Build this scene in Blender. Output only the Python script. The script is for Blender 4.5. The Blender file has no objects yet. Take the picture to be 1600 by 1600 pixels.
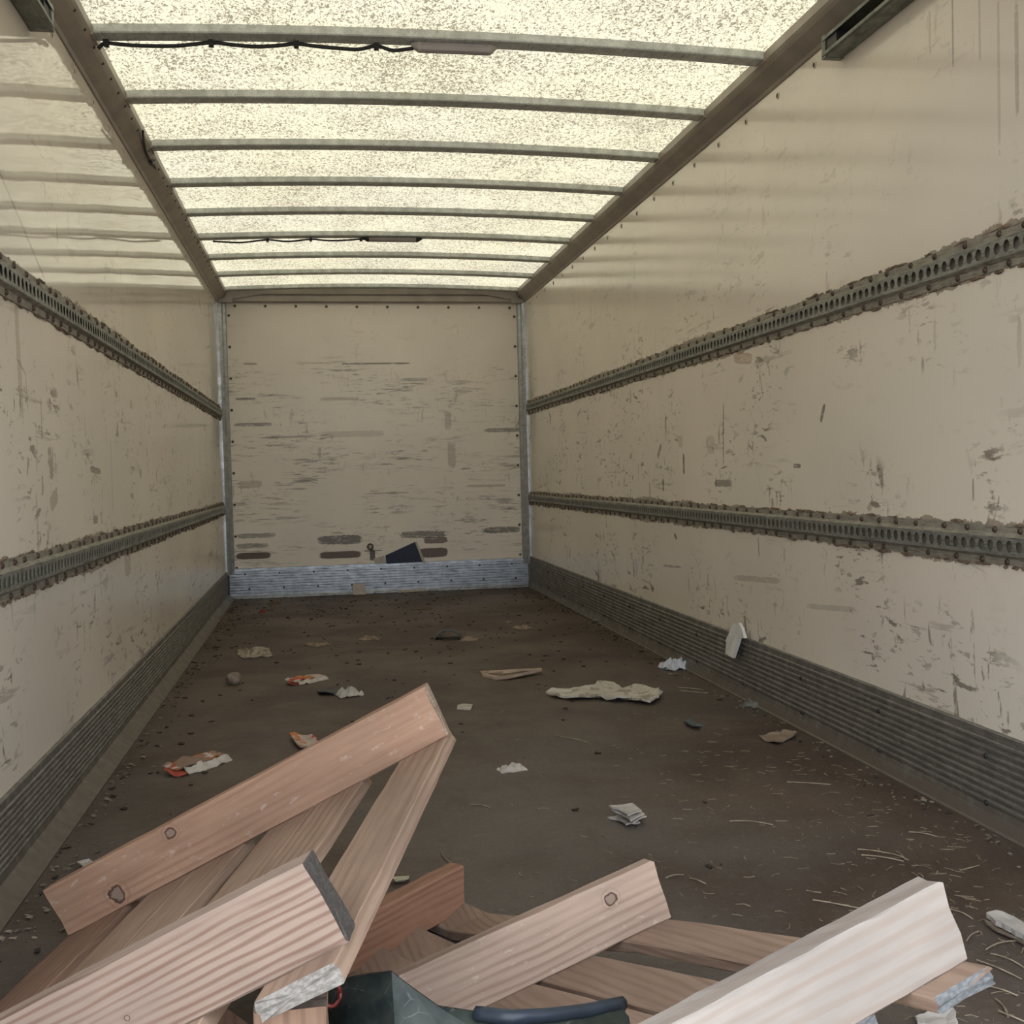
import bpy, bmesh, math, random
from mathutils import Vector, Matrix, noise
R = random.Random(7)
SC = bpy.context.scene
COL = SC.collection

# ------------------------------------------------------------------ camera, light, exposure
W, L, FPX = 2.40, 8.852, 1734.2          # inner width, depth of the bulkhead from the camera, focal length in px of a 1600 px frame
CAM = Vector((0.7449, 0.0, 0.9311))
YAW, PIT, ROL = 0.1695, -0.0359, -0.025
FW = Vector((math.sin(YAW)*math.cos(PIT), math.cos(YAW)*math.cos(PIT), math.sin(PIT)))
_r0 = Vector((math.cos(YAW), -math.sin(YAW), 0)); _u0 = _r0.cross(FW)
RT = math.cos(ROL)*_r0 + math.sin(ROL)*_u0
UP = -math.sin(ROL)*_r0 + math.cos(ROL)*_u0
cd = bpy.data.cameras.new('camera'); cam = bpy.data.objects.new('camera', cd); COL.objects.link(cam)
cam.matrix_world = Matrix(((RT.x, UP.x, -FW.x, CAM.x), (RT.y, UP.y, -FW.y, CAM.y), (RT.z, UP.z, -FW.z, CAM.z), (0, 0, 0, 1)))
cd.sensor_width = 36; cd.lens = 36*FPX/1600; cd.clip_start = 0.02; cd.clip_end = 500
SC.camera = cam

wd = bpy.data.worlds.new('hazy_sky'); SC.world = wd; wd.use_nodes = True
_bg = wd.node_tree.nodes['Background']
_bg.inputs[0].default_value = (0.85, 0.92, 1.0, 1); _bg.inputs[1].default_value = 4.2
sd = bpy.data.lights.new('sun', 'SUN'); sun = bpy.data.objects.new('sun', sd); COL.objects.link(sun)
sd.energy = 3.2; sd.angle = math.radians(3); sd.color = (1.0, 0.93, 0.80)
sun.rotation_euler = (math.radians(-24), math.radians(14), 0)      # high sun, slightly ahead of the lorry
SC.view_settings.view_transform = 'Standard'; SC.view_settings.look = 'None'
SC.view_settings.exposure = 0.0; SC.view_settings.gamma = 1.0; SC.view_settings.use_curve_mapping = False

# ------------------------------------------------------------------ measuring helpers: photo position -> world point on a plane
def _ray(px, py): return FW + RT*((px-800)/FPX) - UP*((py-800)/FPX)
def on_z(px, py, z=0.0): d = _ray(px, py); return CAM + d*((z-CAM.z)/d.z)
def on_y(px, py, y): d = _ray(px, py); return CAM + d*(y/d.y)
def on_x(px, py, x): d = _ray(px, py); return CAM + d*((x-CAM.x)/d.x)

# ------------------------------------------------------------------ object helpers
def link(name, mesh, mat=None, parent=None):
    o = bpy.data.objects.new(name, mesh); COL.objects.link(o)
    if mat is not None and not mesh.materials: mesh.materials.append(mat)
    if parent is not None: o.parent = parent
    return o
def from_bm(name, bm, mat=None, parent=None, smooth=False):
    bmesh.ops.recalc_face_normals(bm, faces=bm.faces)
    me = bpy.data.meshes.new(name); bm.to_mesh(me); bm.free()
    if smooth:
        for p in me.polygons: p.use_smooth = True
    return link(name, me, mat, parent)
def from_data(name, v, f, mat=None, parent=None, smooth=False):
    me = bpy.data.meshes.new(name); me.from_pydata([tuple(q) for q in v], [], f); me.update()
    if smooth:
        for p in me.polygons: p.use_smooth = True
    return link(name, me, mat, parent)
def tag(o, label, cat, group=None):
    o['label'] = label; o['category'] = cat
    if group: o['group'] = group
    return o
def struct(o): o['kind'] = 'structure'; return o
def stuff(o): o['kind'] = 'stuff'; return o
def empty(name, loc=(0, 0, 0), m=None):
    o = bpy.data.objects.new(name, None); COL.objects.link(o); o.empty_display_size = .1
    if m is not None: o.matrix_world = m
    else: o.location = loc
    return o
def box(bm, a, b):
    v = [bm.verts.new((x, y, z)) for x in (a[0], b[0]) for y in (a[1], b[1]) for z in (a[2], b[2])]
    for q in ((0, 1, 3, 2), (4, 6, 7, 5), (0, 4, 5, 1), (2, 3, 7, 6), (0, 2, 6, 4), (1, 5, 7, 3)): bm.faces.new([v[i] for i in q])
def extrude_profile(prof, place, n=1, closed=False):
    """prof: 2-D points; place(p, k) -> 3-D point of profile point p at station k (0..n)."""
    v, f = [], []; m = len(prof)
    for k in range(n+1):
        for p in prof: v.append(place(p, k))
    for k in range(n):
        for i in range(m if closed else m-1):
            j = (i+1) % m
            f.append((k*m+i, k*m+j, (k+1)*m+j, (k+1)*m+i))
    if closed:
        f.append(tuple(range(m-1, -1, -1))); f.append(tuple(n*m+i for i in range(m)))
    return v, f
def tube(pts, r, sides=6):
    """Tube along 3-D points with caps -> verts, faces."""
    v, f = [], []; pts = [Vector(p) for p in pts]; n = len(pts)
    for i, p in enumerate(pts):
        t = (pts[min(i+1, n-1)] - pts[max(i-1, 0)]).normalized()
        a = t.orthogonal().normalized() if abs(t.z) > .9 else t.cross(Vector((0, 0, 1))).normalized()
        b = t.cross(a); rr = r[i] if isinstance(r, (list, tuple)) else r
        for k in range(sides):
            g = 2*math.pi*k/sides; v.append(p + a*(rr*math.cos(g)) + b*(rr*math.sin(g)))
    for i in range(n-1):
        for k in range(sides):
            q = (k+1) % sides
            f.append((i*sides+k, i*sides+q, (i+1)*sides+q, (i+1)*sides+k))
    f.append(tuple(range(sides-1, -1, -1))); f.append(tuple((n-1)*sides+k for k in range(sides)))
    return v, f

# ------------------------------------------------------------------ node helpers
class NT:
    def __init__(s, name):
        s.m = bpy.data.materials.new(name); s.m.use_nodes = True; s.t = s.m.node_tree
        s.t.nodes.clear(); s.out = s.n('ShaderNodeOutputMaterial')
    def n(s, kind, **kw):
        o = s.t.nodes.new(kind)
        for k, v in kw.items(): setattr(o, k, v)
        return o
    def put(s, sock, v):
        if v is None: return
        if hasattr(v, 'is_output'): s.t.links.new(v, sock)
        elif isinstance(v, (tuple, list)) and sock.type == 'RGBA' and len(v) == 3: sock.default_value = (*v, 1)
        else: sock.default_value = v
    def math(s, op, a, b=None, c=None, clamp=False):
        o = s.n('ShaderNodeMath', operation=op, use_clamp=clamp); s.put(o.inputs[0], a); s.put(o.inputs[1], b)
        if c is not None: s.put(o.inputs[2], c)
        return o.outputs[0]
    def mix(s, f, a, b, mode='MIX'):
        o = s.n('ShaderNodeMix', data_type='RGBA', blend_type=mode); s.put(o.inputs[0], f); s.put(o.inputs[6], a); s.put(o.inputs[7], b)
        return o.outputs[2]
    def coord(s, what='Object'): return s.n('ShaderNodeTexCoord').outputs[what]
    def map(s, v, scale=(1, 1, 1), loc=(0, 0, 0), rot=(0, 0, 0)):
        o = s.n('ShaderNodeMapping'); s.put(o.inputs[0], v); o.inputs['Location'].default_value = loc; o.inputs['Rotation'].default_value = rot; o.inputs['Scale'].default_value = scale
        return o.outputs[0]
    def noise(s, v, scale, detail=2.0, rough=.5, dist=0.0):
        o = s.n('ShaderNodeTexNoise'); s.put(o.inputs['Vector'], v); o.inputs['Scale'].default_value = scale
        o.inputs['Detail'].default_value = detail; o.inputs['Roughness'].default_value = rough; o.inputs['Distortion'].default_value = dist
        return o.outputs[0]
    def ramp(s, v, a, b, lo=0.0, hi=1.0):
        o = s.n('ShaderNodeMapRange', interpolation_type='SMOOTHSTEP'); s.put(o.inputs[0], v)
        o.inputs[1].default_value = a; o.inputs[2].default_value = b; o.inputs[3].default_value = lo; o.inputs[4].default_value = hi
        return o.outputs[0]
    def sep(s, v): o = s.n('ShaderNodeSeparateXYZ'); s.put(o.inputs[0], v); return o.outputs
    def bump(s, h, strength=.3, dist=.01):
        o = s.n('ShaderNodeBump'); o.inputs['Strength'].default_value = strength; o.inputs['Distance'].default_value = dist; s.put(o.inputs['Height'], h)
        return o.outputs[0]
    def bsdf(s, col, rough=.6, metal=0.0, spec=.5, normal=None, **kw):
        b = s.n('ShaderNodeBsdfPrincipled'); s.put(b.inputs['Base Color'], col); s.put(b.inputs['Roughness'], rough); s.put(b.inputs['Metallic'], metal)
        b.inputs['Specular IOR Level'].default_value = spec; s.put(b.inputs['Normal'], normal)
        for k, v in kw.items(): s.put(b.inputs[k], v)
        s.t.links.new(b.outputs[0], s.out.inputs[0]); return s.m

def plain(name, col, rough=.7, metal=0.0, spec=.4, var=.25, scale=30, bump=0.0, spots=None):
    t = NT(name); c = t.coord(); n = t.noise(c, scale, 4, .6)
    k = t.ramp(n, .3, .7, 1-var, 1+var)
    o = t.n('ShaderNodeVectorMath', operation='SCALE'); t.put(o.inputs[0], col); t.put(o.inputs['Scale'], k)
    cc = o.outputs[0]
    if spots: cc = t.mix(t.ramp(t.noise(c, spots[1], 3, .6), spots[2], spots[2]+.06), cc, spots[0])
    return t.bsdf(cc, rough, metal, spec, t.bump(t.noise(c, scale*4, 3, .6), bump, .003) if bump else None)

def galv(name, col, rough=.42, dirt=.5, metal=.85, dirtcol=(.05, .045, .035), dust=None, sc=(14, 3, 60)):
    t = NT(name); c = t.coord()
    n = t.noise(c, 22, 5, .65); s = t.noise(t.map(c, sc), 6, 3, .6)
    k = t.mix(t.ramp(n, .35, .7), tuple(x*.72 for x in col), col)
    k = t.mix(t.math('MULTIPLY', t.ramp(s, .5, .68), dirt), k, dirtcol)
    if dust:
        dz = t.ramp(t.math('ADD', t.sep(c)[2], t.math('MULTIPLY', t.math('SUBTRACT', t.noise(c, 11, 4, .65), .5), .09)), .075, .03)
        k = t.mix(dz, k, dust); metal = t.math('MULTIPLY', t.math('SUBTRACT', 1.0, dz), metal)
    return t.bsdf(k, t.ramp(n, .3, .7, rough+.12, rough-.06), metal, .5, t.bump(n, .12, .002))

# ------------------------------------------------------------------ wall material: cream panel, scuffs, rust along the load rails, named stains
def wall_material(name, base, along, marks, rails, scuff=(.5, 1.0), streaks=0.0, rough=.19, rv=.22, low=.12):
    """along: index of the horizontal axis (0 = x, 1 = y); marks: (h, z, half_h, half_z, rotation, strength, colour, ragged)."""
    t = NT(name); c = t.coord(); x = t.sep(c); h, z = x[along], x[2]
    big = t.noise(c, 1.3, 3, .5)
    col = t.mix(t.ramp(big, .3, .7), tuple(b*.94 for b in base), tuple(b*1.03 for b in base))
    sc3 = (1, 1, 1)
    dirty = t.noise(t.map(c, (3, 3, 5)), 2.2, 5, .65)
    col = t.mix(t.ramp(dirty, .58, .82, 0, .15), col, (.30, .245, .18))
    # small scratches and scuffs, fewer above head height
    hmask = t.ramp(z, 1.25, 1.9, scuff[1], .22)
    for i, (sc, th, k, colr) in enumerate((((7, 7, 24), .595, .85, (.10, .075, .055)), ((24, 24, 7), .605, .8, (.12, .09, .065)), ((14, 14, 38), .585, .6, (.17, .13, .10)), ((2.2, 2.2, 26), .60, .5, (.2, .155, .12)))):
        nn = t.noise(t.map(c, sc, (i*7.1, i*3.3, i*1.7), (0.0, 0.0, 0.0)), 1.0, 6, .62, .4)
        gate = t.ramp(t.noise(c, 2.4, 2, .5), .42, .62)
        m = t.math('MULTIPLY', t.math('MULTIPLY', t.ramp(nn, th, th+.05), k*scuff[0]), t.math('MULTIPLY', hmask, gate))
        col = t.mix(m, col, colr)
    if streaks:
        for i, (sc, th, k) in enumerate((((4.5, 4.5, 40), .555, .5), ((2.0, 2.0, 24), .575, .5), ((9, 9, 60), .575, .55))):
            nn = t.noise(t.map(c, sc, (i*5.1, 0, i*2.7)), 1.0, 6, .66, .25)
            zz = t.ramp(z, 1.75, 1.95, 1, 0)
            band = t.ramp(t.noise(t.map(c, (1.6, 1.6, 4.5), (2.3, 0, 7.7)), 1.0, 2, .5), .45, .6)
            col = t.mix(t.math('MULTIPLY', t.math('MULTIPLY', t.ramp(nn, th, th+.07), k*streaks), t.math('MULTIPLY', zz, band)), col, (.085, .062, .045))
    wob = t.noise(c, 9, 4, .7); fine = t.noise(t.map(c, (40, 40, 90)), 1.0, 4, .7)
    brk = t.ramp(t.noise(t.map(c, (16, 16, 75)), 1.0, 5, .7, .3), .34, .48, .5, 1.0)
    for (mh, mz, a, b, rot, k, colr, rag) in marks:
        dh = t.math('SUBTRACT', h, mh); dz = t.math('SUBTRACT', z, mz)
        if rot:
            cs, sn = math.cos(rot), math.sin(rot)
            dh, dz = (t.math('ADD', t.math('MULTIPLY', dh, cs), t.math('MULTIPLY', dz, sn)), t.math('SUBTRACT', t.math('MULTIPLY', dz, cs), t.math('MULTIPLY', dh, sn)))
        e = t.math('ADD', t.math('POWER', t.math('ABSOLUTE', t.math('DIVIDE', dh, a)), 5.0), t.math('POWER', t.math('ABSOLUTE', t.math('DIVIDE', dz, b)), 4.0))
        e = t.math('ADD', e, t.math('ADD', t.math('MULTIPLY', t.math('SUBTRACT', wob, .5), 2.2*rag), t.math('MULTIPLY', t.math('SUBTRACT', fine, .5), 3.0*rag)))
        col = t.mix(t.math('MULTIPLY', t.ramp(e, 1.05, .55, 0, k), brk) if rag > .4 else t.ramp(e, 1.05, .55, 0, k), col, colr)
    # crust of sealant and rust that creeps out from under each load rail
    fr = t.noise(t.map(c, (22, 22, 30)), 1.0, 5, .7); gate = t.noise(c, 1.7, 3, .6)
    for zr in rails:
        col = t.mix(t.math('MULTIPLY', t.math('LESS_THAN', t.math('ABSOLUTE', t.math('SUBTRACT', z, zr)), .034), .8), col, (.07, .06, .048))  # wall strip behind the rail painted dark, as shade inside its holes
        d = t.math('ABSOLUTE', t.math('SUBTRACT', z, zr))
        reach = t.math('ADD', t.ramp(gate, .42, .68, .050, .066), t.math('MULTIPLY', t.math('SUBTRACT', fr, .5), .055))
        col = t.mix(t.math('MULTIPLY', t.math('MULTIPLY', t.math('LESS_THAN', d, reach), t.math('GREATER_THAN', d, .034)), .72), col, t.mix(t.ramp(fr, .4, .6), (.055, .04, .03), (.21, .15, .10)))
    wave = t.noise(t.map(c, (.5, 1.1, 2.4)), 1.6, 2, .5)
    fb = t.noise(c, 160, 2, .5)
    nrm = t.n('ShaderNodeBump'); nrm.inputs['Strength'].default_value = .12; nrm.inputs['Distance'].default_value = .010; t.put(nrm.inputs['Height'], wave)
    n2 = t.n('ShaderNodeBump'); n2.inputs['Strength'].default_value = .02; n2.inputs['Distance'].default_value = .001; t.put(n2.inputs['Height'], fb); t.put(n2.inputs['Normal'], nrm.outputs[0])
    return t.bsdf(col, t.math('ADD', t.ramp(big, .3, .8, rough, rough+rv*.4), t.ramp(z, 1.45, .9, 0, low)), 0, .5, n2.outputs[0])

# ------------------------------------------------------------------ the box: floor, walls, roof
ZH, XI, ZI = 2.300, 0.072, 2.360         # wall top, inset and height of the roof rail's inner edge
Y0 = 0.72                                # rear opening of the box
RL = (1.437, 0.704); RR = (1.444, 0.720) # load rail heights, left and right wall

M_BROWN, M_DARK, M_TAN = (.075, .036, .020), (.032, .024, .018), (.24, .18, .13)
def bw(px, py): p = on_y(px, py, L-.002); return p.x, p.z
bmarks = []
for (x0, x1, ya, yb, k, colr, rag) in ((368, 424, 862, 875, .95, M_BROWN, .22), (496, 566, 835, 852, .8, M_DARK, .8), (498, 566, 860, 874, .95, M_BROWN, .3), (625, 700, 828, 842, .75, M_DARK, .9),
        (662, 700, 838, 850, .85, M_BROWN, .5), (655, 700, 855, 872, .95, M_BROWN, .3), (752, 815, 822, 834, .75, M_DARK, .8), (368, 430, 832, 842, .6, M_DARK, 1.0), (368, 420, 848, 858, .55, M_DARK, 1.0),
        (500, 600, 672, 684, .35, M_TAN, .9), (365, 425, 660, 667, .6, M_DARK, .8), (755, 815, 668, 676, .6, M_DARK, .8), (528, 640, 566, 570, .7, M_DARK, .9), (380, 402, 567, 570, .6, M_DARK, .7),
        (500, 562, 620, 626, .5, M_TAN, .9), (695, 705, 640, 672, .45, M_TAN, .9), (700, 712, 690, 732, .5, M_TAN, 1.0), (570, 640, 768, 773, .5, M_TAN, .9), (370, 410, 750, 764, .45, M_TAN, 1.0),
        (728, 790, 756, 762, .5, M_TAN, .9), (367, 400, 621, 625, .7, M_DARK, .7), (625, 670, 590, 596, .4, M_DARK, 1.0), (578, 586, 858, 876, .9, M_DARK, .6), (566, 598, 859, 862, .7, M_DARK, 1.0)):
    a, b = bw(x0, yb), bw(x1, ya)
    bmarks.append(((a[0]+b[0])/2, (a[1]+b[1])/2, abs(b[0]-a[0])/2, max(abs(b[1]-a[1])/2, .006), 0, k, colr, rag))
def sw(px, py, x): p = on_x(px, py, x); return p.y, p.z
rmarks = []
for (px, py, a, b, rot, k, colr, rag) in ((1160, 560, .10, .022, .12, .55, (.30, .17, .09), .7), (1030, 705, .045, .016, -.8, .8, M_TAN, .5), (1068, 725, .014, .05, 0, .75, M_DARK, .6), (1036, 758, .012, .035, 0, .8, M_DARK, .6),
        (1130, 680, .007, .13, .05, .55, M_DARK, .5), (1130, 755, .10, .016, 0, .6, M_DARK, 1.1), (1285, 645, .010, .035, .5, .7, M_DARK, .6), (1245, 728, .03, .008, 0, .7, M_DARK, .8), (1360, 790, .012, .025, .9, .5, M_TAN, .7),
        (1015, 765, .012, .04, 0, .6, M_TAN, .6), (1110, 695, .05, .04, 0, .35, M_TAN, 1.0), (1063, 690, .03, .03, 0, .35, M_TAN, .8), (890, 865, .012, .03, .2, .6, M_DARK, .8), (990, 890, .02, .05, 0, .4, M_TAN, .9),
        (1055, 838, .02, .012, .6, .7, M_DARK, .7), (1185, 855, .004, .04, -.1, .6, M_DARK, .4), (1050, 885, .14, .006, -.05, .45, M_DARK, .9), (1180, 905, .25, .012, -.06, .4, M_TAN, 1.1), (1300, 950, .2, .01, -.08, .35, M_TAN, 1.0),
        (1520, 765, .004, .03, 0, .5, M_DARK, .5), (1530, 40, .005, .09, 0, .4, M_TAN, .6), (1488, 40, .004, .11, 0, .5, M_DARK, .6), (1452, 50, .006, .06, 0, .35, M_TAN, .6), (1588, 90, .008, .14, 0, .45, M_TAN, .8), (1560, 120, .006, .2, 0, .3, M_TAN, .8)):
    q = sw(px, py, W-.001); rmarks.append((q[0], q[1], a, b, rot, k, colr, rag))
lmarks = []
for (px, py, a, b, rot, k, colr, rag) in ((80, 725, .022, .05, .3, .65, M_TAN, .8), (150, 735, .09, .012, -.05, .65, M_DARK, 1.1), (30, 560, .02, .16, .05, .4, M_TAN, 1.0), (205, 632, .03, .018, 0, .45, M_TAN, 1.0), (85, 780, .05, .025, .4, .5, M_TAN, 1.1),
        (150, 812, .04, .015, 0, .6, M_DARK, 1.0), (270, 705, .015, .02, .5, .6, M_DARK, .7), (220, 740, .03, .02, 0, .5, M_TAN, 1.1), (60, 840, .01, .12, 0, .35, M_TAN, 1.0), (175, 745, .004, .14, 0, .4, M_DARK, .4),
        (200, 880, .07, .05, 0, .4, M_TAN, 1.1), (30, 340, .30, .007, -.42, .4, M_TAN, .9), (320, 775, .012, .03, 0, .5, M_DARK, .6), (330, 865, .16, .02, 0, .4, M_TAN, 1.0)):
    q = sw(px, py, .001); lmarks.append((q[0], q[1], a, b, rot, k, colr, rag))
CREAM = (.69, .62, .53)
m_wr = wall_material('cream_panel_right', CREAM, 1, rmarks, RR, (1.0, .85), rough=.12, rv=.08, low=.09)
m_wl = wall_material('cream_panel_left', CREAM, 1, lmarks, RL, (1.0, .8), rough=.035, rv=.03, low=.20)
m_wb = wall_material('cream_panel_bulkhead', (.69, .62, .53), 0, bmarks, (), (.6, .8), 1.0, rough=.30)

def slab(name, a, b, mat):
    bm = bmesh.new(); box(bm, a, b); return struct(from_bm(name, bm, mat))
TH = .035
wall_left = slab('wall_left', (-TH, Y0, -.06), (0, L+TH, ZH+.08), m_wl)
wall_right = slab('wall_right', (W, Y0, -.06), (W+TH, L+TH, ZH+.08), m_wr)
wall_back = slab('wall_back', (0, L, -.06), (W, L+TH, ZH+.08), m_wb)

t = NT('dirty_plywood_floor'); c = t.coord(); x = t.sep(c)
n1 = t.noise(c, 1.6, 5, .6, .3); n2 = t.noise(t.map(c, (7, 2.2, 1)), 1.5, 6, .7); n3 = t.noise(c, 38, 5, .7)
col = t.mix(t.ramp(n1, .35, .68), (.052, .034, .025), (.092, .066, .050))
grey = t.math('MULTIPLY', t.ramp(t.noise(c, 1.1, 3, .55), .40, .62), t.ramp(x[1], 5.6, 2.6))  # dust grey plus sky light from the rear, both painted in, fading with depth
col = t.mix(t.math('MULTIPLY', grey, .75), col, (.100, .087, .078))
col = t.mix(t.ramp(n2, .52, .78, 0, .6), col, (.035, .023, .017))
col = t.mix(t.ramp(n3, .53, .70, 0, .5), col, (.15, .115, .09))
col = t.mix(t.ramp(t.noise(c, 75, 3, .6), .62, .68, 0, .75), col, (.028, .02, .016))
m_floor = t.bsdf(col, t.ramp(n1, .3, .7, .62, .5), 0, .35, t.bump(t.noise(c, 45, 6, .75), .5, .006))
floor = slab('floor', (-.0, Y0, -.06), (W, L, 0), m_floor)

# translucent glass-fibre roof sheet, speckled with grime, gently arched between the roof rails
t = NT('translucent_roof_sheet'); c = t.coord()
sp = t.noise(t.map(c, (1, .60, 1)), 92, 2.0, .6, 1.3)
dens = t.noise(c, 2.1, 4, .6); patch = t.noise(c, 7, 3, .6)
thr = t.math('SUBTRACT', sp, t.math('ADD', t.math('MULTIPLY', t.math('SUBTRACT', dens, .5), -.22), t.math('MULTIPLY', t.math('SUBTRACT', patch, .5), -.10)))
speck = t.ramp(thr, .525, .565)
tint = t.mix(t.ramp(t.noise(c, 1.2, 2, .5), .3, .7), (.237, .213, .148), (.232, .210, .157))
colr = t.mix(t.math('MULTIPLY', speck, .92), tint, (.066, .056, .038))
tb = t.n('ShaderNodeBsdfTranslucent'); t.put(tb.inputs[0], colr)
db = t.n('ShaderNodeBsdfDiffuse'); t.put(db.inputs[0], t.mix(speck, (.30, .28, .22), (.16, .14, .10)))
ad = t.n('ShaderNodeAddShader'); t.t.links.new(tb.outputs[0], ad.inputs[0]); t.t.links.new(db.outputs[0], ad.inputs[1]); t.t.links.new(ad.outputs[0], t.out.inputs[0])
def arch(x): return .026*(1-((x-W/2)/(W/2-XI))**2)
BOWH = .028
v, f = [], []; NX = 16
xs = [XI*.5 + (W-XI)*i/NX for i in range(NX+1)]
for y in (Y0, L): v += [(x, y, ZI+BOWH+arch(x)) for x in xs]
f = [(i, i+1, NX+2+i, NX+1+i) for i in range(NX)]
ceiling = struct(from_data('ceiling', v, f, t.m, smooth=True))

# outside ground behind the lorry
bm = bmesh.new(); s = 60
bm.faces.new([bm.verts.new(q) for q in ((-s, -s, -1.15), (s, -s, -1.15), (s, s, -1.15), (-s, s, -1.15))])
struct(from_bm('ground', bm, plain('laterite_ground', (.36, .32, .27), .95, var=.3, scale=2)))

# ------------------------------------------------------------------ metal trim of the box
m_rail = plain('taupe_roof_rail_paint', (.30, .262, .222), .42, .25, .4, .12, 6)
m_galv = galv('galvanised_steel', (.60, .62, .585), .5, .3, .3)
m_post = galv('zinc_corner_post', (.50, .52, .55), .36, .35, .7)
m_kick = galv('dull_ribbed_aluminium', (.23, .215, .195), .5, .55, .5, (.06, .045, .035), (.095, .078, .062))
m_kickb = galv('bright_ribbed_aluminium', (.48, .51, .545), .34, .9, .8, (.05, .05, .055), None, (1.2, 1, 34))
m_dark = plain('black_plastic', (.018, .018, .018), .5, var=.2)
m_bolt = plain('rusty_bolt_head', (.075, .052, .04), .55, .5, var=.35, scale=60)
m_screw = plain('zinc_screw_head', (.48, .44, .37), .4, .4, var=.25, scale=90)

prof = [(0, ZH-.012), (.006, ZH-.010), (.012, ZH), (.030, ZH+.013), (.058, ZH+.036), (.066, ZH+.046), (XI, ZI-.004), (XI, ZI+.026), (XI-.004, ZI+.026), (.0, ZI+.03)]
for nm, sgn in (('trim_1', 1), ('trim_2', -1)):
    vv, ff = extrude_profile(prof, lambda p, k, g=sgn: ((p[0] if g > 0 else W-p[0]), Y0 if k == 0 else L, p[1]), 1, True)
    struct(from_data(nm, vv, ff, m_rail))
hp = [(L, ZH-.012), (L-.030, ZH-.012), (L-.040, ZH-.002), (L-.040, ZH+.040), (L-.052, ZH+.052), (L-.052, ZH+.12), (L, ZH+.12)]
vv, ff = extrude_profile(hp, lambda p, k: (.03 if k == 0 else W-.03, p[0], p[1]), 1, True)
header = struct(from_data('trim_3', vv, ff, m_rail))
for sgn in (1, -1):                                                       # corner gussets under the header
    xx = lambda q: q if sgn > 0 else W-q
    bm = bmesh.new(); A = [bm.verts.new((xx(q[0]), q[1], q[2])) for q in ((.06, L-.056, ZI+.03), (.34, L-.056, ZH+.05), (.06, L-.056, ZH+.0))]
    B = [bm.verts.new((q.co.x, q.co.y-.006, q.co.z)) for q in A]
    bm.faces.new(A); bm.faces.new(B)
    for i in range(3): bm.faces.new((A[i], A[(i+1) % 3], B[(i+1) % 3], B[i]))
    from_bm('gusset', bm, m_rail, header)
    bm = bmesh.new(); box(bm, (min(xx(.012), xx(.115)), L-.066, ZH-.016), (max(xx(.012), xx(.115)), L-.03, ZH+.018)); from_bm('corner_bracket', bm, m_rail, header)
pp = [(0, 0), (.058, 0), (.064, -.008), (.058, -.022), (.040, -.034), (.030, -.050), (.012, -.062), (0, -.062)]
for nm, sgn in (('trim_4', 1), ('trim_5', -1)):
    vv, ff = extrude_profile(pp, lambda p, k, g=sgn: ((p[0] if g > 0 else W-p[0]), L+p[1]+.001, .19 if k == 0 else ZH-.010), 1, True)
    struct(from_data(nm, vv, ff, m_post))

# ribbed kick plates
def kick_profile(height, inset, lip, ribs, proud=.010, amp=.0045):
    p = [(0, height+.003), (proud*.7, height+.003), (proud, height), (proud, height-.020)]
    z0 = height-.020; pitch = (z0-lip)/ribs
    for i in range(ribs):
        z = z0-i*pitch
        p += [(proud+amp, z-pitch*.12), (proud+amp, z-pitch*.42), (proud-.001, z-pitch*.56), (proud-.001, z-pitch*.95)]
    p += [(proud, lip), (proud+.003, lip*.75), (inset*.8, .010), (inset, .006), (inset, .0)]
    return p
vv, ff = extrude_profile(kick_profile(.212, .062, .050, 9), lambda p, k: (p[0], Y0 if k == 0 else L-.03, p[1]), 1)
kick_l = struct(from_data('baseboard_left', vv, ff, m_kick))
vv, ff = extrude_profile(kick_profile(.246, .030, .052, 9), lambda p, k: (W-p[0], Y0 if k == 0 else L-.03, p[1]), 1)
kick_r = struct(from_data('baseboard_right', vv, ff, m_kick))
vv, ff = extrude_profile(kick_profile(.232, .030, .022, 9, .014, .009), lambda p, k: (.022 if k == 0 else W-.020, L-p[0], p[1]-(.0 if k else .0)), 1)
kick_b = struct(from_data('baseboard_back', vv, ff, m_kickb))
for sgn in (1, -1):                                                        # black corner filler
    bm = bmesh.new(); x0 = 0.0 if sgn > 0 else W-.022
    box(bm, (x0, L-.05, 0), (x0+.022, L, .235)); from_bm('corner_filler', bm, m_dark if sgn > 0 else m_kick, kick_b)

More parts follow.
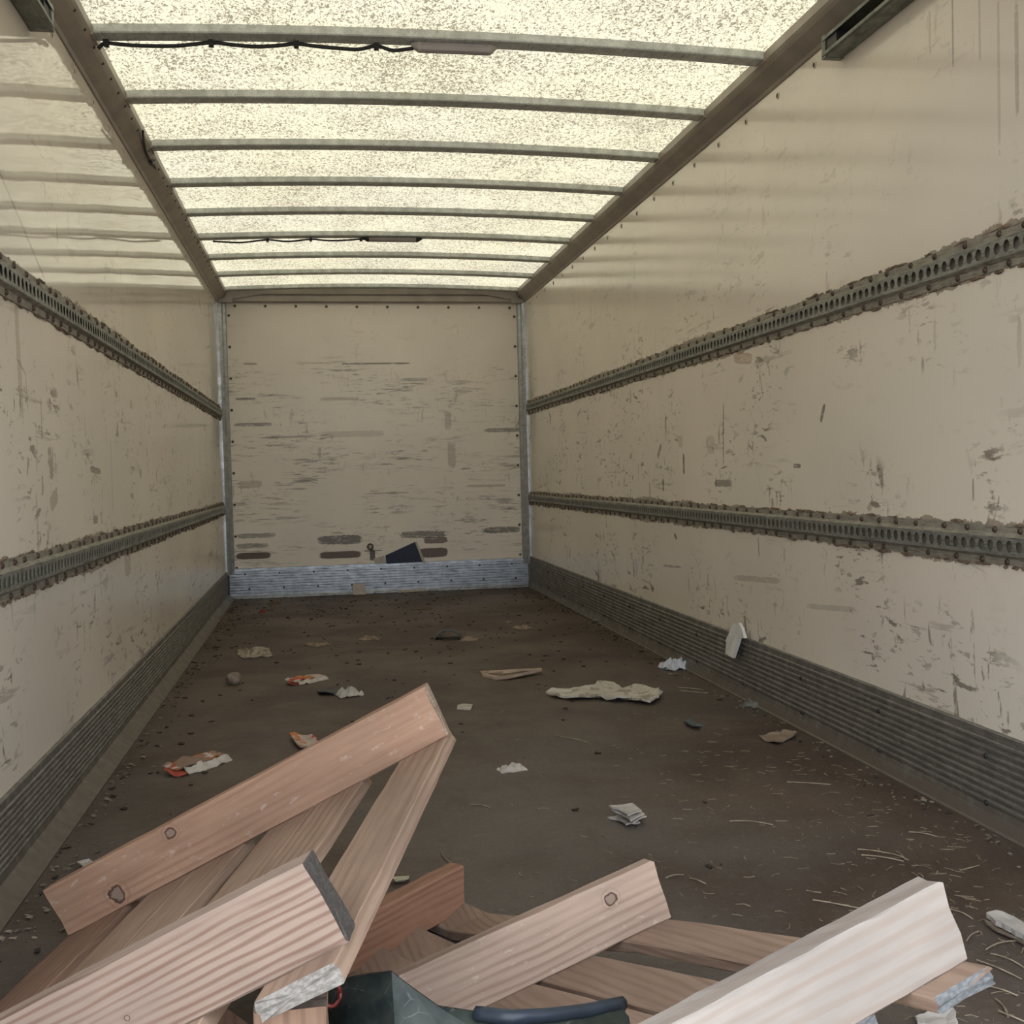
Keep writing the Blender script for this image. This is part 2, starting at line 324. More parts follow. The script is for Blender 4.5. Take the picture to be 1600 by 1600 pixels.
# rivet, screw and bolt heads: one mesh each, shared by every copy
def dome(name, r, h, mat, sides=10):
    bm = bmesh.new(); rings = ((r, 0), (r*.96, h*.45), (r*.6, h*.9), (0, h))
    prev = None
    for rr, z in rings:
        cur = [bm.verts.new((rr*math.cos(2*math.pi*i/sides), rr*math.sin(2*math.pi*i/sides), z)) for i in range(sides)] if rr else [bm.verts.new((0, 0, z))]
        if prev:
            for i in range(sides):
                j = (i+1) % sides
                bm.faces.new((prev[i], prev[j], cur[j], cur[i]) if len(cur) > 1 else (prev[i], prev[j], cur[0]))
        prev = cur
    me = bpy.data.meshes.new(name); bm.to_mesh(me); bm.free(); me.materials.append(mat); return me
def screw_mesh(name, r, mat, mat2):
    bm = bmesh.new(); n = 12; rad = ((r, 0), (r, .0025), (r*.62, .0032), (r*.55, .0012), (r*.30, .0040), (0, .0044)); prev = None
    for k, (rr, z) in enumerate(rad):
        cur = [bm.verts.new((rr*math.cos(2*math.pi*i/n), rr*math.sin(2*math.pi*i/n), z)) for i in range(n)] if rr else [bm.verts.new((0, 0, z))]
        if prev:
            for i in range(n):
                j = (i+1) % n
                fc = bm.faces.new((prev[i], prev[j], cur[j], cur[i]) if len(cur) > 1 else (prev[i], prev[j], cur[0]))
                fc.material_index = 1 if k >= 3 else 0
        prev = cur
    me = bpy.data.meshes.new(name); bm.to_mesh(me); bm.free(); me.materials.append(mat); me.materials.append(mat2); return me
me_bolt = dome('bolt', .0085, .007, m_bolt); me_screw = screw_mesh('screw', .0155, m_screw, m_bolt); me_wash = screw_mesh('washer_screw', .0125, m_screw, m_bolt)
def fix(name, me, loc, axis, parent):
    o = bpy.data.objects.new(name, me); COL.objects.link(o); o.location = loc
    o.rotation_euler = Vector((0, 0, 1)).rotation_difference(Vector(axis)).to_euler(); o.parent = parent; return o
for i in range(10):
    p = on_y(367+i*(796-367)/9.0, 478+i*.35, L); fix('screw', me_screw, (p.x, L, p.z), (0, -1, 0), wall_back)
for i in range(9):
    p = on_y(357.5+i*1.55, 493+i*49.3, L); fix('screw', me_screw, (p.x, L, p.z), (0, -1, 0), wall_back)
for i in range(9):
    p = on_y(803.5+i*1.15, 495+i*46.4, L); fix('screw', me_screw, (p.x, L, p.z), (0, -1, 0), wall_back)
for i in range(22):
    y = L-.25-i*.30
    fix('screw', me_wash, (W, y, ZH-.045), (-1, 0, 0), wall_right); fix('screw', me_wash, (0, y, ZH-.045), (1, 0, 0), wall_left)
me_kb = dome('kick_bolt', .008, .006, m_dark, 8)
for i in range(9):
    for zz, off in ((.19, .0), (.075, .03)): fix('bolt', me_kb, (.14+off+i*.263, L-.0225, zz), (0, -1, 0), kick_b)
for i in range(11):
    fix('bolt', me_kb, (W-.0145, 2.55+i*.55, .182), (-1, 0, 0), kick_r); fix('bolt', me_kb, (W-.0145, 2.55+i*.55, .062), (-1, 0, 0), kick_r)
me_rv = dome('rivet', .006, .004, m_bolt, 8)
tl, tr = bpy.data.objects['trim_1'], bpy.data.objects['trim_2']
for i in range(44):
    y = L-.1-i*.145
    fix('rivet', me_rv, (.0625, y, ZI-.0185), (.75, 0, -.66), tl)

# ------------------------------------------------------------------ load rails on the side walls
def load_rail(side, zc, y0, y1, label):
    sx = (lambda d: d) if side < 0 else (lambda d: W-d)
    o = empty('lashing_rail', (sx(0), y0, zc)); tag(o, label, 'lashing rail', 'perforated lashing rails on the side walls')
    base = Vector((sx(0), y0, zc)); sd_ = 1 if side < 0 else -1
    D, HF, HW, HT = .018, .0225, .029, .049      # proud depth, face half height, web foot, flange edge
    pitch, rx, rz, N = .0385, .0140, .0152, 12
    n = int((y1-y0)/pitch); v, f = [], []
    rr = random.Random(int(zc*1000)+side)
    for k in range(n):
        yc = (k+.5)*pitch; b = len(v)
        a1, a2 = rx*rr.uniform(.9, 1.04), rz*rr.uniform(.92, 1.04)
        for i in range(N):
            g = 2*math.pi*i/N; v.append((sd_*D, yc+a1*math.cos(g), a2*math.sin(g)))
        for i in range(N):                        # same hole, rear edge: sheet thickness
            g = 2*math.pi*i/N; v.append((sd_*(D-.0015), yc+a1*math.cos(g), a2*math.sin(g)))
        sq = []
        for i in range(N):
            g = 2*math.pi*i/N; cx_, cz_ = math.cos(g), math.sin(g); s_ = 1/max(abs(cx_), abs(cz_))
            sq.append(len(v)); v.append((sd_*D, yc+pitch/2*cx_*s_, HF*cz_*s_))
        for i in range(N):
            j = (i+1) % N
            f.append((b+i, b+j, sq[j], sq[i])); f.append((b+i, b+N+i, b+N+j, b+j))
        # square corners of the cell
        for cx_, cz_, i in ((1, 1, 1), (-1, 1, 4), (-1, -1, 7), (1, -1, 10)):
            q = len(v); v.append((sd_*D, yc+cx_*pitch/2, cz_*HF)); f.append((sq[i], q, sq[(i+1) % N]))
    face = from_data('perforated_face', v, f, m_railg, o)
    for nm, s in (('upper_flange', 1), ('lower_flange', -1)):
        p = [(D, HF), (D-.003, HF+.002), (.006, HW), (.0045, HW+.002), (.004, HT), (.0, HT)]
        st = max(2, int((y1-y0)/.25)); wob = [rr.uniform(-.002, .002) for _ in range(st+1)]
        vv, ff = extrude_profile(p, lambda q, k: (sd_*q[0], (y1-y0)*k/st, s*(q[1]+(wob[k] if q[1] >= HT else 0))), st)
        from_data(nm, vv, ff, m_flange, o)
    k = 0; y = .06
    while y < y1-y0-.03:
        for s in (1, -1):
            b = fix('bolt', me_bolt, (sd_*.0042, y+(.055 if s < 0 else 0)+rr.uniform(-.02, .02), s*.039), (sd_, 0, 0), o)
        y += .118+rr.uniform(-.02, .02)
    # crusty sealant beads squeezed out along both flange edges
    vb, fb = [], []
    y = .0
    while y < y1-y0:
        s = rr.choice((1, -1)); ln = rr.uniform(.012, .07); hh = rr.uniform(.0015, .006)
        if rr.random() < .55:
            tv, tf = tube([(sd_*.003, y+ln*q/3, s*(HT+hh*.5+rr.uniform(-.002, .003))) for q in range(4)], [hh*.45, hh, hh*.9, hh*.4], 5)
            m0 = len(vb); vb += tv; fb += [tuple(m0+i for i in q) for q in tf]
        y += ln*.55
    stuff(from_data('sealant_crust', vb, fb, m_crust, o))
    return o
m_railg = galv('grey_green_steel_rail', (.30, .305, .275), .45, .75, .5, (.07, .062, .05))
m_flange = galv('dusty_rail_flange', (.30, .275, .225), .6, .8, .15, (.085, .07, .052))
m_crust = plain('brown_sealant_crust', (.15, .105, .07), .9, var=.5, scale=40)
load_rail(-1, RL[0], 2.2, L-.09, 'upper perforated lashing rail running along the wall on the left')
load_rail(-1, RL[1], 2.2, L-.09, 'lower perforated lashing rail, dusty, along the wall on the left')
load_rail(1, RR[0], 2.0, L-.075, 'upper perforated lashing rail with round holes along the wall on the right')
load_rail(1, RR[1], 2.0, L-.075, 'lower battered lashing rail with crusty edges along the wall on the right')

# ------------------------------------------------------------------ roof bows
BY = [3.746+.6173*i for i in range(9)]
extra = [3.746-.6173*i for i in range(4, 0, -1)]
words = ['first', 'second', 'third', 'fourth', 'fifth', 'sixth', 'seventh', 'eighth', 'ninth', 'tenth', 'eleventh', 'twelfth', 'thirteenth']
me_bow = None
for i, y in enumerate(extra+BY):
    o = empty('roof_bow', (0, y, ZI))
    k = 12-i
    lab = 'galvanised roof bow, %s counted from the bulkhead' % words[k]
    if i == 4: lab = 'galvanised roof bow carrying the near strip lamp and sagging black cable, ninth from the bulkhead'
    if i == 9: lab = 'galvanised roof bow carrying the far strip lamp, fourth from the bulkhead'
    tag(o, lab, 'roof bow', 'galvanised bows under the translucent roof')
    if me_bow is None:
        st = 18; x0, x1 = XI+.001, W-XI-.001
        pr = [(0, BOWH+.0), (0, .004), (.003, 0), (.072, 0), (.075, .004), (.075, BOWH-.004), (.071, BOWH-.004), (.071, .005), (.004, .005), (.004, BOWH)]
        vv, ff = extrude_profile(pr, lambda p, q: (x0+(x1-x0)*q/st, p[0], p[1]+arch(x0+(x1-x0)*q/st)), st, True)
        c1 = from_data('channel', vv, ff, m_galv, o); me_bow = c1.data
        bm = bmesh.new(); box(bm, (XI-.014, -.012, -.010), (XI+.004, .085, .016)); cl = from_bm('end_cleat', bm, m_rail, o); me_cl = cl.data
        bm = bmesh.new(); box(bm, (W-XI-.004, -.012, -.010), (W-XI+.014, .085, .016)); cl = from_bm('end_cleat', bm, m_rail, o); me_cr = cl.data
    else:
        for nm, me in (('channel', me_bow), ('end_cleat', me_cl), ('end_cleat', me_cr)): link(nm, me, None, o)

# strip lamps
m_lens = plain('grey_lamp_lens', (.30, .27, .26), .35, var=.08, scale=12)
m_cap = plain('pale_grey_end_cap', (.36, .33, .30), .5, var=.08)
def strip_lamp(p0, p1, y, w, h, capm, label):
    a, b = on_y(*p0, y), on_y(*p1, y); a.z, b.z = ZI+arch(a.x)-.001, ZI+arch(b.x)-.001; ln = (b-a).length
    o = empty('strip_lamp', a); tag(o, label, 'lamp', 'strip lamps under the roof bows')
    d = (b-a)/ln; zax = d.cross(Vector((0, 1, 0))).normalized() * 1.0
    o.matrix_world = Matrix(((d.x, 0, zax.x, a.x), (d.y, 1, zax.y, a.y), (d.z, 0, zax.z, a.z), (0, 0, 0, 1)))
    pr = [(-w/2, 0), (-w/2, -h*.45), (-w*.36, -h*.85), (-w*.15, -h), (w*.15, -h), (w*.36, -h*.85), (w/2, -h*.45), (w/2, 0)]
    e = ln*.11
    vv, ff = extrude_profile(pr, lambda p, k: (e+(ln-2*e)*k, p[0], p[1]), 1, True); from_data('lens', vv, ff, m_lens, o)
    for s in (0, 1):
        sc = (1.04, .95, .62, .25)
        vv, ff = extrude_profile(pr, lambda p, k: ((e*(1-k/3.0) if s == 0 else ln-e*(1-k/3.0)), p[0]*sc[k], p[1]*sc[k]), 3, True); from_data('end_cap', vv, ff, capm, o)
    bm = bmesh.new(); box(bm, (ln*.2, -w*.3, 0), (ln*.8, w*.3, .012)); from_bm('mounting_plate', bm, m_galv, o)
    return o
strip_lamp((642, 65.5), (776, 71), BY[0]+.05, .042, .028, m_cap, 'small grey strip lamp under the near roof bow, fed by a sagging black cable')
strip_lamp((566, 374.5), (660, 376.5), BY[5]+.05, .042, .024, m_dark, 'small strip lamp with black end caps under a roof bow deep in the box')

def cable(pts, r, label, name='lamp_cable', clips=(), sides=6):
    P = [Vector(p) for p in pts]; S = []
    for i in range(len(P)-1):
        a, b, c_, d = P[max(i-1, 0)], P[i], P[i+1], P[min(i+2, len(P)-1)]
        for k in range(5):
            t_ = k/5; S.append(.5*((2*b)+(c_-a)*t_+(2*a-5*b+4*c_-d)*t_*t_+(3*b-a-3*c_+d)*t_**3))
    S.append(P[-1]); vv, ff = tube(S, r, sides)
    o = empty(name, P[0]); tag(o, label, 'cable')
    c0 = from_data('cable_run', [q-P[0] for q in vv], ff, m_dark, o, True)
    for q in clips:
        bm = bmesh.new(); q = Vector(q)-P[0]; box(bm, (q.x-.008, q.y-.012, q.z-.012), (q.x+.008, q.y+.012, q.z+.008)); from_bm('cable_clip', bm, m_dark, o)
    return o
def under_bow(y, run, k):               # cable points below a bow: (photo x, sag) pairs
    P = []
    for px, sag in run:
        p = on_y(px, 70, y); p.z = ZI+arch(p.x)-.007-sag*k; P.append(p)
    return P
run1 = [(165, 1), (190, 3), (225, 5), (275, 5), (330, 0), (365, 3), (400, 5), (435, 3), (463, 0), (495, 3), (525, 5), (560, 6), (588, 0), (612, 6), (632, 4), (648, 1)]
P = under_bow(BY[0]+.066, run1, .0022); P.insert(0, Vector((XI+.004, BY[0]+.075, ZI-.022)))
cable(P, .0062, 'sagging black cable clipped along the near roof bow to its strip lamp', clips=under_bow(BY[0]+.066, [(166, 0), (330, 0), (463, 0), (588, 0)], 0))
run2 = [(322, 0), (345, 2), (370, 3), (408, 0), (440, 3), (476, 0), (500, 2), (525, 2), (555, 0), (568, 1)]
cable(under_bow(BY[5]+.066, run2, .004), .0055, 'thin black cable looping along the roof bow to the far strip lamp', clips=under_bow(BY[5]+.066, [(408, 0), (476, 0), (555, 0)], 0))
def on_rail(px, py):                      # a point on the sloping face of the left roof rail
    a, n_ = Vector((.012, 0, ZH)), Vector((.034, 0, -.046)).normalized(); d = _ray(px, py); return CAM + d*((a-CAM).dot(n_)/d.dot(n_)) + n_*.005
cable([on_rail(a, b) for a, b in ((222, 203), (223, 215), (227, 235), (233, 247), (238, 254), (242, 262))], .005, 'short loose black cable end hanging down the roof rail on the left', 'loose_cable', clips=[on_rail(235, 251)])

# roller door tracks near the rear, at the top of both walls
def door_track(side, px_end, label):
    sx = (lambda d: d) if side < 0 else (lambda d: W-d)
    e = on_x(px_end[0], px_end[1], sx(.02)); zc = e.z
    y1 = e.y; y0 = Y0+.02
    o = empty('door_track', (sx(0), y1, zc)); tag(o, label, 'door track', 'roller door tracks on the side walls')
    s = 1 if side < 0 else -1
    pr = [(.004, .034), (.060, .034), (.066, .028), (.066, .018), (.062, .018), (.062, .029), (.008, .029), (.008, -.029), (.062, -.029), (.062, -.018), (.066, -.018), (.066, -.028), (.060, -.034), (.004, -.034)]
    vv, ff = extrude_profile(pr, lambda p, k: (s*p[0], 0 if k == 0 else y0-y1, p[1]), 1, True); from_data('channel', vv, ff, m_track, o)
    bm = bmesh.new(); box(bm, (min(s*.002, s*.064), -.02, -.036), (max(s*.002, s*.064), .004, .036)); from_bm('end_plate', bm, m_track, o)
    bm = bmesh.new(); box(bm, (min(s*.0, s*.06), -.09, -.027), (max(s*.0, s*.06), -.022, .027)); from_bm('end_stop', bm, m_dark, o)
    for k in range(3):
        y = -.30-.55*k
        bm = bmesh.new(); box(bm, (min(s*.001, s*.008), y-.03, .030), (max(s*.001, s*.008), y+.03, .105)); b = from_bm('wall_bracket', bm, m_track, o)
        fix('screw', me_wash, (s*.008, y, .075), (s, 0, 0), b)
    return o
m_track = galv('greenish_steel_track', (.20, .21, .18), .42, .5, .6)
door_track(-1, (57, 28), 'steel roller door track high on the wall at the top left corner')
door_track(1, (1305, 76), 'steel roller door track high on the wall at the upper right')

# roller door rolled up under the roof between its tracks, above and behind the picture's top edge
door = empty('door_1', (W/2, Y0+.03, 2.19)); door['kind'] = 'structure'
me_p = None
for k in range(5):
    if me_p is None:
        bm = bmesh.new(); box(bm, (-W/2+.07, .006, -.012), (W/2-.07, .348, .012)); box(bm, (-W/2+.07, .05, -.016), (W/2-.07, .07, .012)); o = from_bm('panel', bm, plain('grey_door_panel', (.42, .41, .38), .6, var=.1, scale=6), door); me_p = o.data
    else: o = link('panel', me_p, None, door)
    o.location = (0, .352*k, 0)

# ------------------------------------------------------------------ wood
def wood(name, light, dark, knots=(), ring=32.0, stain=.35, end=None, contrast=.7, chalk=.0, seed=0.0):
    """Grain runs along local X; knots: (x, z, radius)."""
    t = NT(name); c = t.coord(); x = t.sep(c)
    oi = t.n('ShaderNodeObjectInfo').outputs['Random']
    off = t.n('ShaderNodeCombineXYZ'); t.put(off.inputs[0], t.math('MULTIPLY', oi, 37.0)); t.put(off.inputs[1], t.math('MULTIPLY', oi, .11)); t.put(off.inputs[2], t.math('MULTIPLY_ADD', oi, .13, .02+seed))
    v = t.n('ShaderNodeVectorMath', operation='ADD'); t.put(v.inputs[0], c); t.put(v.inputs[1], off.outputs[0]); v = v.outputs[0]
    wv = t.n('ShaderNodeTexWave', wave_type='RINGS', rings_direction='X'); t.put(wv.inputs['Vector'], t.map(v, (.22, 1, 1), (0, .02, .06)))
    wv.inputs['Scale'].default_value = ring; wv.inputs['Distortion'].default_value = 6.0; wv.inputs['Detail'].default_value = 2; wv.inputs['Detail Scale'].default_value = .55; wv.inputs['Detail Roughness'].default_value = .6
    g = t.math('MULTIPLY', t.math('MULTIPLY', t.ramp(wv.outputs[1], .35, 1.0), contrast), t.ramp(t.noise(t.map(v, (2, 13, 13), (9, 2, 5)), 1.0, 3, .6), .36, .62, .12, 1.0))
    fib = t.noise(t.map(v, (4, 130, 130)), 1.0, 3, .6); blot = t.noise(t.map(v, (2.5, 9, 9)), 1.0, 4, .6)
    col = t.mix(t.ramp(blot, .32, .7), tuple(q*.80 for q in light), tuple(min(1, q*1.12) for q in light))
    col = t.mix(g, col, dark)
    col = t.mix(t.ramp(fib, .45, .8, 0, .35), col, dark)
    grime = t.noise(t.map(v, (3, 6, 6), (4, 4, 4)), 1.4, 5, .7)
    col = t.mix(t.ramp(grime, .60, .80, 0, stain), col, (.085, .068, .055))
    if chalk: col = t.mix(t.ramp(t.noise(t.map(v, (30, 70, 70)), 1.0, 4, .7), .60, .70, 0, chalk), col, (.66, .58, .52))
    for (kx, kz, kr) in knots:
        d = t.math('SQRT', t.math('ADD', t.math('POWER', t.math('SUBTRACT', x[0], kx), 2), t.math('POWER', t.math('SUBTRACT', x[2], kz), 2)))
        d = t.math('ADD', t.math('DIVIDE', d, kr), t.math('MULTIPLY', t.math('SUBTRACT', t.noise(c, 55, 3, .65), .5), 1.3))
        halo = t.math('MULTIPLY', t.math('SINE', t.math('MULTIPLY', d, 9.0)), t.ramp(d, 2.6, 1.0, 0, .35))
        col = t.mix(t.math('MAXIMUM', halo, 0.0), col, tuple(q*.8 for q in dark))
        col = t.mix(t.ramp(d, 1.1, .92), col, (.085, .045, .030)); col = t.mix(t.ramp(d, .85, .62), col, (.25, .18, .14))
    if end:
        nx = t.sep(t.coord('Normal'))[0]
        ec = t.mix(t.ramp(t.noise(t.map(v, (60, 90, 220)), 1.0, 4, .7), .4, .62), tuple(q*.62 for q in end), end)
        col = t.mix(t.ramp(t.math('ABSOLUTE', nx), .3, .45), col, ec)
    bmp = t.bump(t.math('ADD', t.math('MULTIPLY', wv.outputs[1], .5), fib), .22, .0015)
    return t.bsdf(col, .72, 0, .3, bmp)

def board(name, mat, parent, m, ln, th, h, seed=1, spine=None, ragged=.002, cham=.003, n=14, endcut=(0, 0), bow=0.0, warp=.0015):
    """Sawn board, X along (0..ln), Y thickness (0..th), Z height (0..h), placed by matrix m in its parent's frame."""
    rr = random.Random(seed); v, f = [], []
    sec = [(cham, 0), (th*.5, 0), (th-cham, 0), (th, cham), (th, h*.33), (th, h*.66), (th, h-cham), (th-cham, h), (th*.5, h), (cham, h), (0, h-cham), (0, h*.66), (0, h*.33), (0, cham)]
    mn = len(sec)
    for k in range(n+1):
        u = k/n; dy, dz = (spine(u*ln) if spine else (0, 0)); dz += bow*math.sin(math.pi*u)
        for (y, z) in sec:
            ex = 0.0
            if k == 0: ex = endcut[0]*(z/h-.5)+rr.uniform(-ragged, ragged)
            if k == n: ex = endcut[1]*(z/h-.5)+rr.uniform(-ragged, ragged)
            v.append((u*ln+ex, y+dy+rr.uniform(-warp, warp)*.5, z+dz+rr.uniform(-warp, warp)*.5))
    for k in range(n):
        for i in range(mn):
            j = (i+1) % mn; f.append((k*mn+i, k*mn+j, (k+1)*mn+j, (k+1)*mn+i))
    for k in (0, n):                       # end grain: fan with a slightly rough centre
        b = k*mn; ctr = len(v); q = [Vector(v[b+i]) for i in range(mn)]; cc = sum(q, Vector())/mn
        v.append((cc.x, cc.y, cc.z))
        for i in range(mn):
            j = (i+1) % mn; f.append((b+j, b+i, ctr) if k == 0 else (b+i, b+j, ctr))
    me = bpy.data.meshes.new(name); me.from_pydata(v, [], f); me.update()
    o = link(name, me, mat, parent); o.matrix_local = m
    return o
def mat4(c0, c1, c2, t): return Matrix(((c0[0], c1[0], c2[0], t[0]), (c0[1], c1[1], c2[1], t[1]), (c0[2], c1[2], c2[2], t[2]), (0, 0, 0, 1)))
EU, EV, EW = Vector((1, 0, 0)), Vector((0, 1, 0)), Vector((0, 0, 1))

PINK, PINKD = (.50, .315, .225), (.27, .130, .085)
wA = wood('pine_reddish_knotty', (.38, .235, .16), (.22, .105, .065), ((.135, .030, .017), (.295, .088, .012)), 20, .3, (.36, .27, .20), .34, .28)
wB = wood('pine_bold_grain', (.275, .205, .165), (.15, .078, .055), ((.42, .04, .004),), 30, .2, (.075, .065, .058), .70)
wC1 = wood('pine_pinkish_round_knot', (.37, .27, .21), (.21, .125, .09), ((.655, .072, .011),), 22, .45, (.4, .3, .22), .5, .3)
wC2 = wood('pine_pale_fresh', (.31, .27, .24), (.235, .17, .13), ((.28, .032, .012),), 17, .12, (.58, .44, .33), .4)
wC0 = wood('pine_dark_red', (.29, .155, .10), (.16, .075, .045), (), 24, .25, (.3, .18, .12), .45)
wD1 = wood('deck_pine_brown', (.325, .225, .165), (.18, .11, .075), (), 22, .35, (.30, .275, .25), .5)
wD2 = wood('deck_pine_dull', (.27, .185, .135), (.15, .09, .062), (), 22, .6, (.165, .17, .175), .5)
wDk = wood('deck_pine_dark', (.27, .165, .115), (.14, .08, .055), (), 22, .5, (.2, .16, .13), .5)

# pallet 1: raised at its right-hand end, lying on its deck with the stringers on top
S1 = 1.054
R1 = ((.8566, .2465, -.4534), (-.2342, .9685, .0840), (.4599, .0342, .8873)); T1 = CAM + (Vector((.9609, 2.0055, .4526))-CAM)*S1
M1 = Matrix(((*R1[0], T1.x), (*R1[1], T1.y), (*R1[2], T1.z), (0, 0, 0, 1)))
ref1 = M1 @ Matrix.Translation((-.4*S1, -.4*S1, 0))
p1 = empty('wooden_pallet', m=ref1)
tag(p1, 'broken pine pallet tilted up on one end, two heavy stringers over its deck boards', 'pallet', 'broken pallets at the rear of the box')
def in1(u, v, w): return Vector((u+.4, v+.4, w))*S1
HS, TS = .1*S1, .040*S1
board('stringer', wA, p1, mat4(EU, EV, EW, in1(-.837, 0, 0)), .838*S1, TS, HS, 11, ragged=.003, endcut=(0, .006))['label'] = 'reddish stringer with a large ringed knot'
board('stringer', wB, p1, mat4(EU, EV, EW, in1(-.66, -.83, 0)), .662*S1, .042*S1, HS, 12, ragged=.0015)['label'] = 'pale stringer with bold red grain and a dark sawn end'
def deck1(u0, u1, v0, v1, mat, seed, th=.021, **kw):      # deck board along v, its width along -u
    return board('deck_board', mat, p1, mat4(EV, -EU, EW, in1(u1, v0, -th)), (v1-v0)*S1, (u1-u0)*S1, th*S1, seed, cham=.002, **kw)
deck1(-.107, -.004, -.866, .045, wD1, 21, .024, ragged=.006)['label'] = 'deck board with a rough grey sawn end'
deck1(-.287, -.185, -.86, .045, wD1, 22); deck1(-.392, -.290, -.86, .045, wD1, 23)
deck1(-.548, -.443, -.86, .04, wD1, 24); deck1(-.660, -.552, -.83, .04, wD1, 25)
deck1(-.845, -.705, -.52, .045, wDk, 26)

# pallet 2: racked, lower at its far side, stringers on top
R2 = ((.9421, -.2165, -.2560), (.2611, .9528, .1550), (.2103, -.2129, .9542)); T2 = Vector((1.5112, 1.2340, .3160))
M2 = Matrix(((*R2[0], T2.x), (*R2[1], T2.y), (*R2[2], T2.z), (0, 0, 0, 1)))
off2 = Vector((-.4, .45, 0)); p2 = empty('wooden_pallet', m=M2 @ Matrix.Translation(off2))
tag(p2, 'racked pine pallet lying beside the tilted pallet, three stringers over loose deck boards', 'pallet', 'broken pallets at the rear of the box')
def in2(u, v, w): return Vector((u, v, w))-off2
board('stringer', wC2, p2, mat4(EU, EV, EW, in2(-.80, 0, 0)), .80, .044, .1, 31, ragged=.0035, cham=.002, n=30)['label'] = 'pale fresh stringer with a splintered end'
board('stringer', wC1, p2, mat4(EU, EV, EW, in2(-.833, .593, 0)), .75, .036, .1, 32)['label'] = 'pinkish stringer with a round grey knot'
inv2 = (M2 @ Matrix.Translation(off2)).inverted()
d0 = Vector((.697, .717, 0)); b0 = Vector((1.012, 2.264, .0235)) - d0*.46
board('stringer', wC0, p2, inv2 @ mat4(d0, Vector((-d0.y, d0.x, 0)), EW, b0), .46, .038, .094, 33)['label'] = 'short dark red stringer lying on the floor'
def lift(u, v):                            # boards bend up where they meet the floor
    z = M2 @ Vector((u, v, -.02)); return max(0.0, .002-z.z)/.9542
def deck2(u1, wid, mat, seed, v0=-.037, v1=1.20, **kw):
    def sp(x):
        v = v0+x; sk = -.142*min(max(v, 0), .6) - .32*max(0, v-.6)
        return -sk, max(lift(u1-wid+sk, v), lift(u1+sk, v))
    return board('deck_board', mat, p2, mat4(EV, -EU, EW, in2(u1, v0, -.020)), v1-v0, wid, .020, seed, spine=sp, cham=.002, n=20, **kw)
deck2(0.0, .092, wD2, 41, ragged=.005)['label'] = 'deck board with a grey weathered sawn end'
deck2(-.15, .10, wD2, 42, v0=.003); deck2(-.26, .10, wD2, 43, v0=.003, v1=1.1); deck2(-.40, .10, wD2, 44, v0=.003, v1=1.0); deck2(-.60, .10, wDk, 45, v0=.003, v1=.95)

# upright offcuts that prop the pallets
def prop(x, y, h, wx, wy, rot, mat, label, lean=0.0):
    o = empty('timber_offcut', (x, y, 0)); o.rotation_euler = (0, 0, rot); tag(o, label, 'timber', 'timber offcuts propping the pallets')
    board('post', mat, o, mat4((0, 0, 1), (1, 0, 0), (0, 1, 0), (-wx/2, -wy/2, 0)), h, wx, wy, int(x*100), ragged=.002)
    return o
a = on_y(398, 1590, 1.29); b = on_y(512, 1590, 1.29)
prop((a.x+b.x)/2, 1.30, .322, b.x-a.x, .045, -.05, wDk, 'upright brown timber offcut under the raised end of the tilted pallet')
prop(1.32, 1.22, .226, .10, .06, .3, wDk, 'short timber offcut under the near side of the racked pallet')

# ------------------------------------------------------------------ cracked dark glass with a rubber edge, wedged under the pallets
t = NT('cracked_dark_glass'); c = t.coord()
vo = t.n('ShaderNodeTexVoronoi', feature='DISTANCE_TO_EDGE'); vo.inputs['Scale'].default_value = 13.0; t.put(vo.inputs['Vector'], t.map(c, (1, 1, 1.6)))
cr = t.ramp(vo.outputs['Distance'], .014, .004); pc = t.n('ShaderNodeTexVoronoi'); pc.inputs['Scale'].default_value = 13.0; t.put(pc.inputs['Vector'], t.map(c, (1, 1, 1.6)))
col = t.mix(t.ramp(t.noise(c, 9, 4, .7), .35, .65), (.008, .012, .013), (.030, .037, .030))
col = t.mix(t.math('MULTIPLY', cr, t.ramp(t.noise(c, 30, 3, .6), .45, .7, 0, .6)), col, (.12, .135, .12))
nb = t.n('ShaderNodeBump'); nb.inputs['Strength'].default_value = .25; nb.inputs['Distance'].default_value = .012; t.put(nb.inputs['Height'], t.sep(pc.outputs['Color'])[0])
m_glass = t.bsdf(col, t.ramp(t.noise(c, 14, 4, .6), .35, .7, .16, .4), 0, .3, nb.outputs[0])
m_rub = plain('blue_black_rubber', (.022, .030, .042), .38, var=.2, scale=20)
G0 = Vector((.82, 1.40, .20))
gl = empty('broken_windscreen', G0); tag(gl, 'cracked dark green glass pane with a curved black rubber edge under the pallets', 'broken glass')
top = [(508, 1548), (540, 1528), (575, 1524), (612, 1520), (640, 1541), (685, 1572), (745, 1584), (800, 1590), (860, 1587), (915, 1580), (972, 1568)]
def gy(px): return 1.40 - .10*math.sin((px-508)/(972-508)*math.pi) - .04*(px > 745)
tp = [on_y(px, py, gy(px)) for px, py in top]
v, f = [], []; nr = 9
for i, p in enumerate(tp):
    for k in range(nr):
        q = k/(nr-1); zb = max(.04, .316+(.256*(p.x-1.511)-.155*(p.y-.08-1.234))/.954+.014); zz = p.z*(1-q)+min(zb, p.z-.03)*q
        cb = noise.noise(Vector((p.x*9, zz*14, 3.1)))*.012
        v.append(Vector((p.x, p.y-.08*q-.02*math.sin(q*math.pi)+cb, zz))-G0)
m = len(tp)*nr
v += [q+Vector((0, .006, -.001)) for q in v[:m]]
for s in (0, m):
    for i in range(len(tp)-1):
        for k in range(nr-1):
            a_ = s+i*nr+k; f.append((a_, a_+1, a_+nr+1, a_+nr))
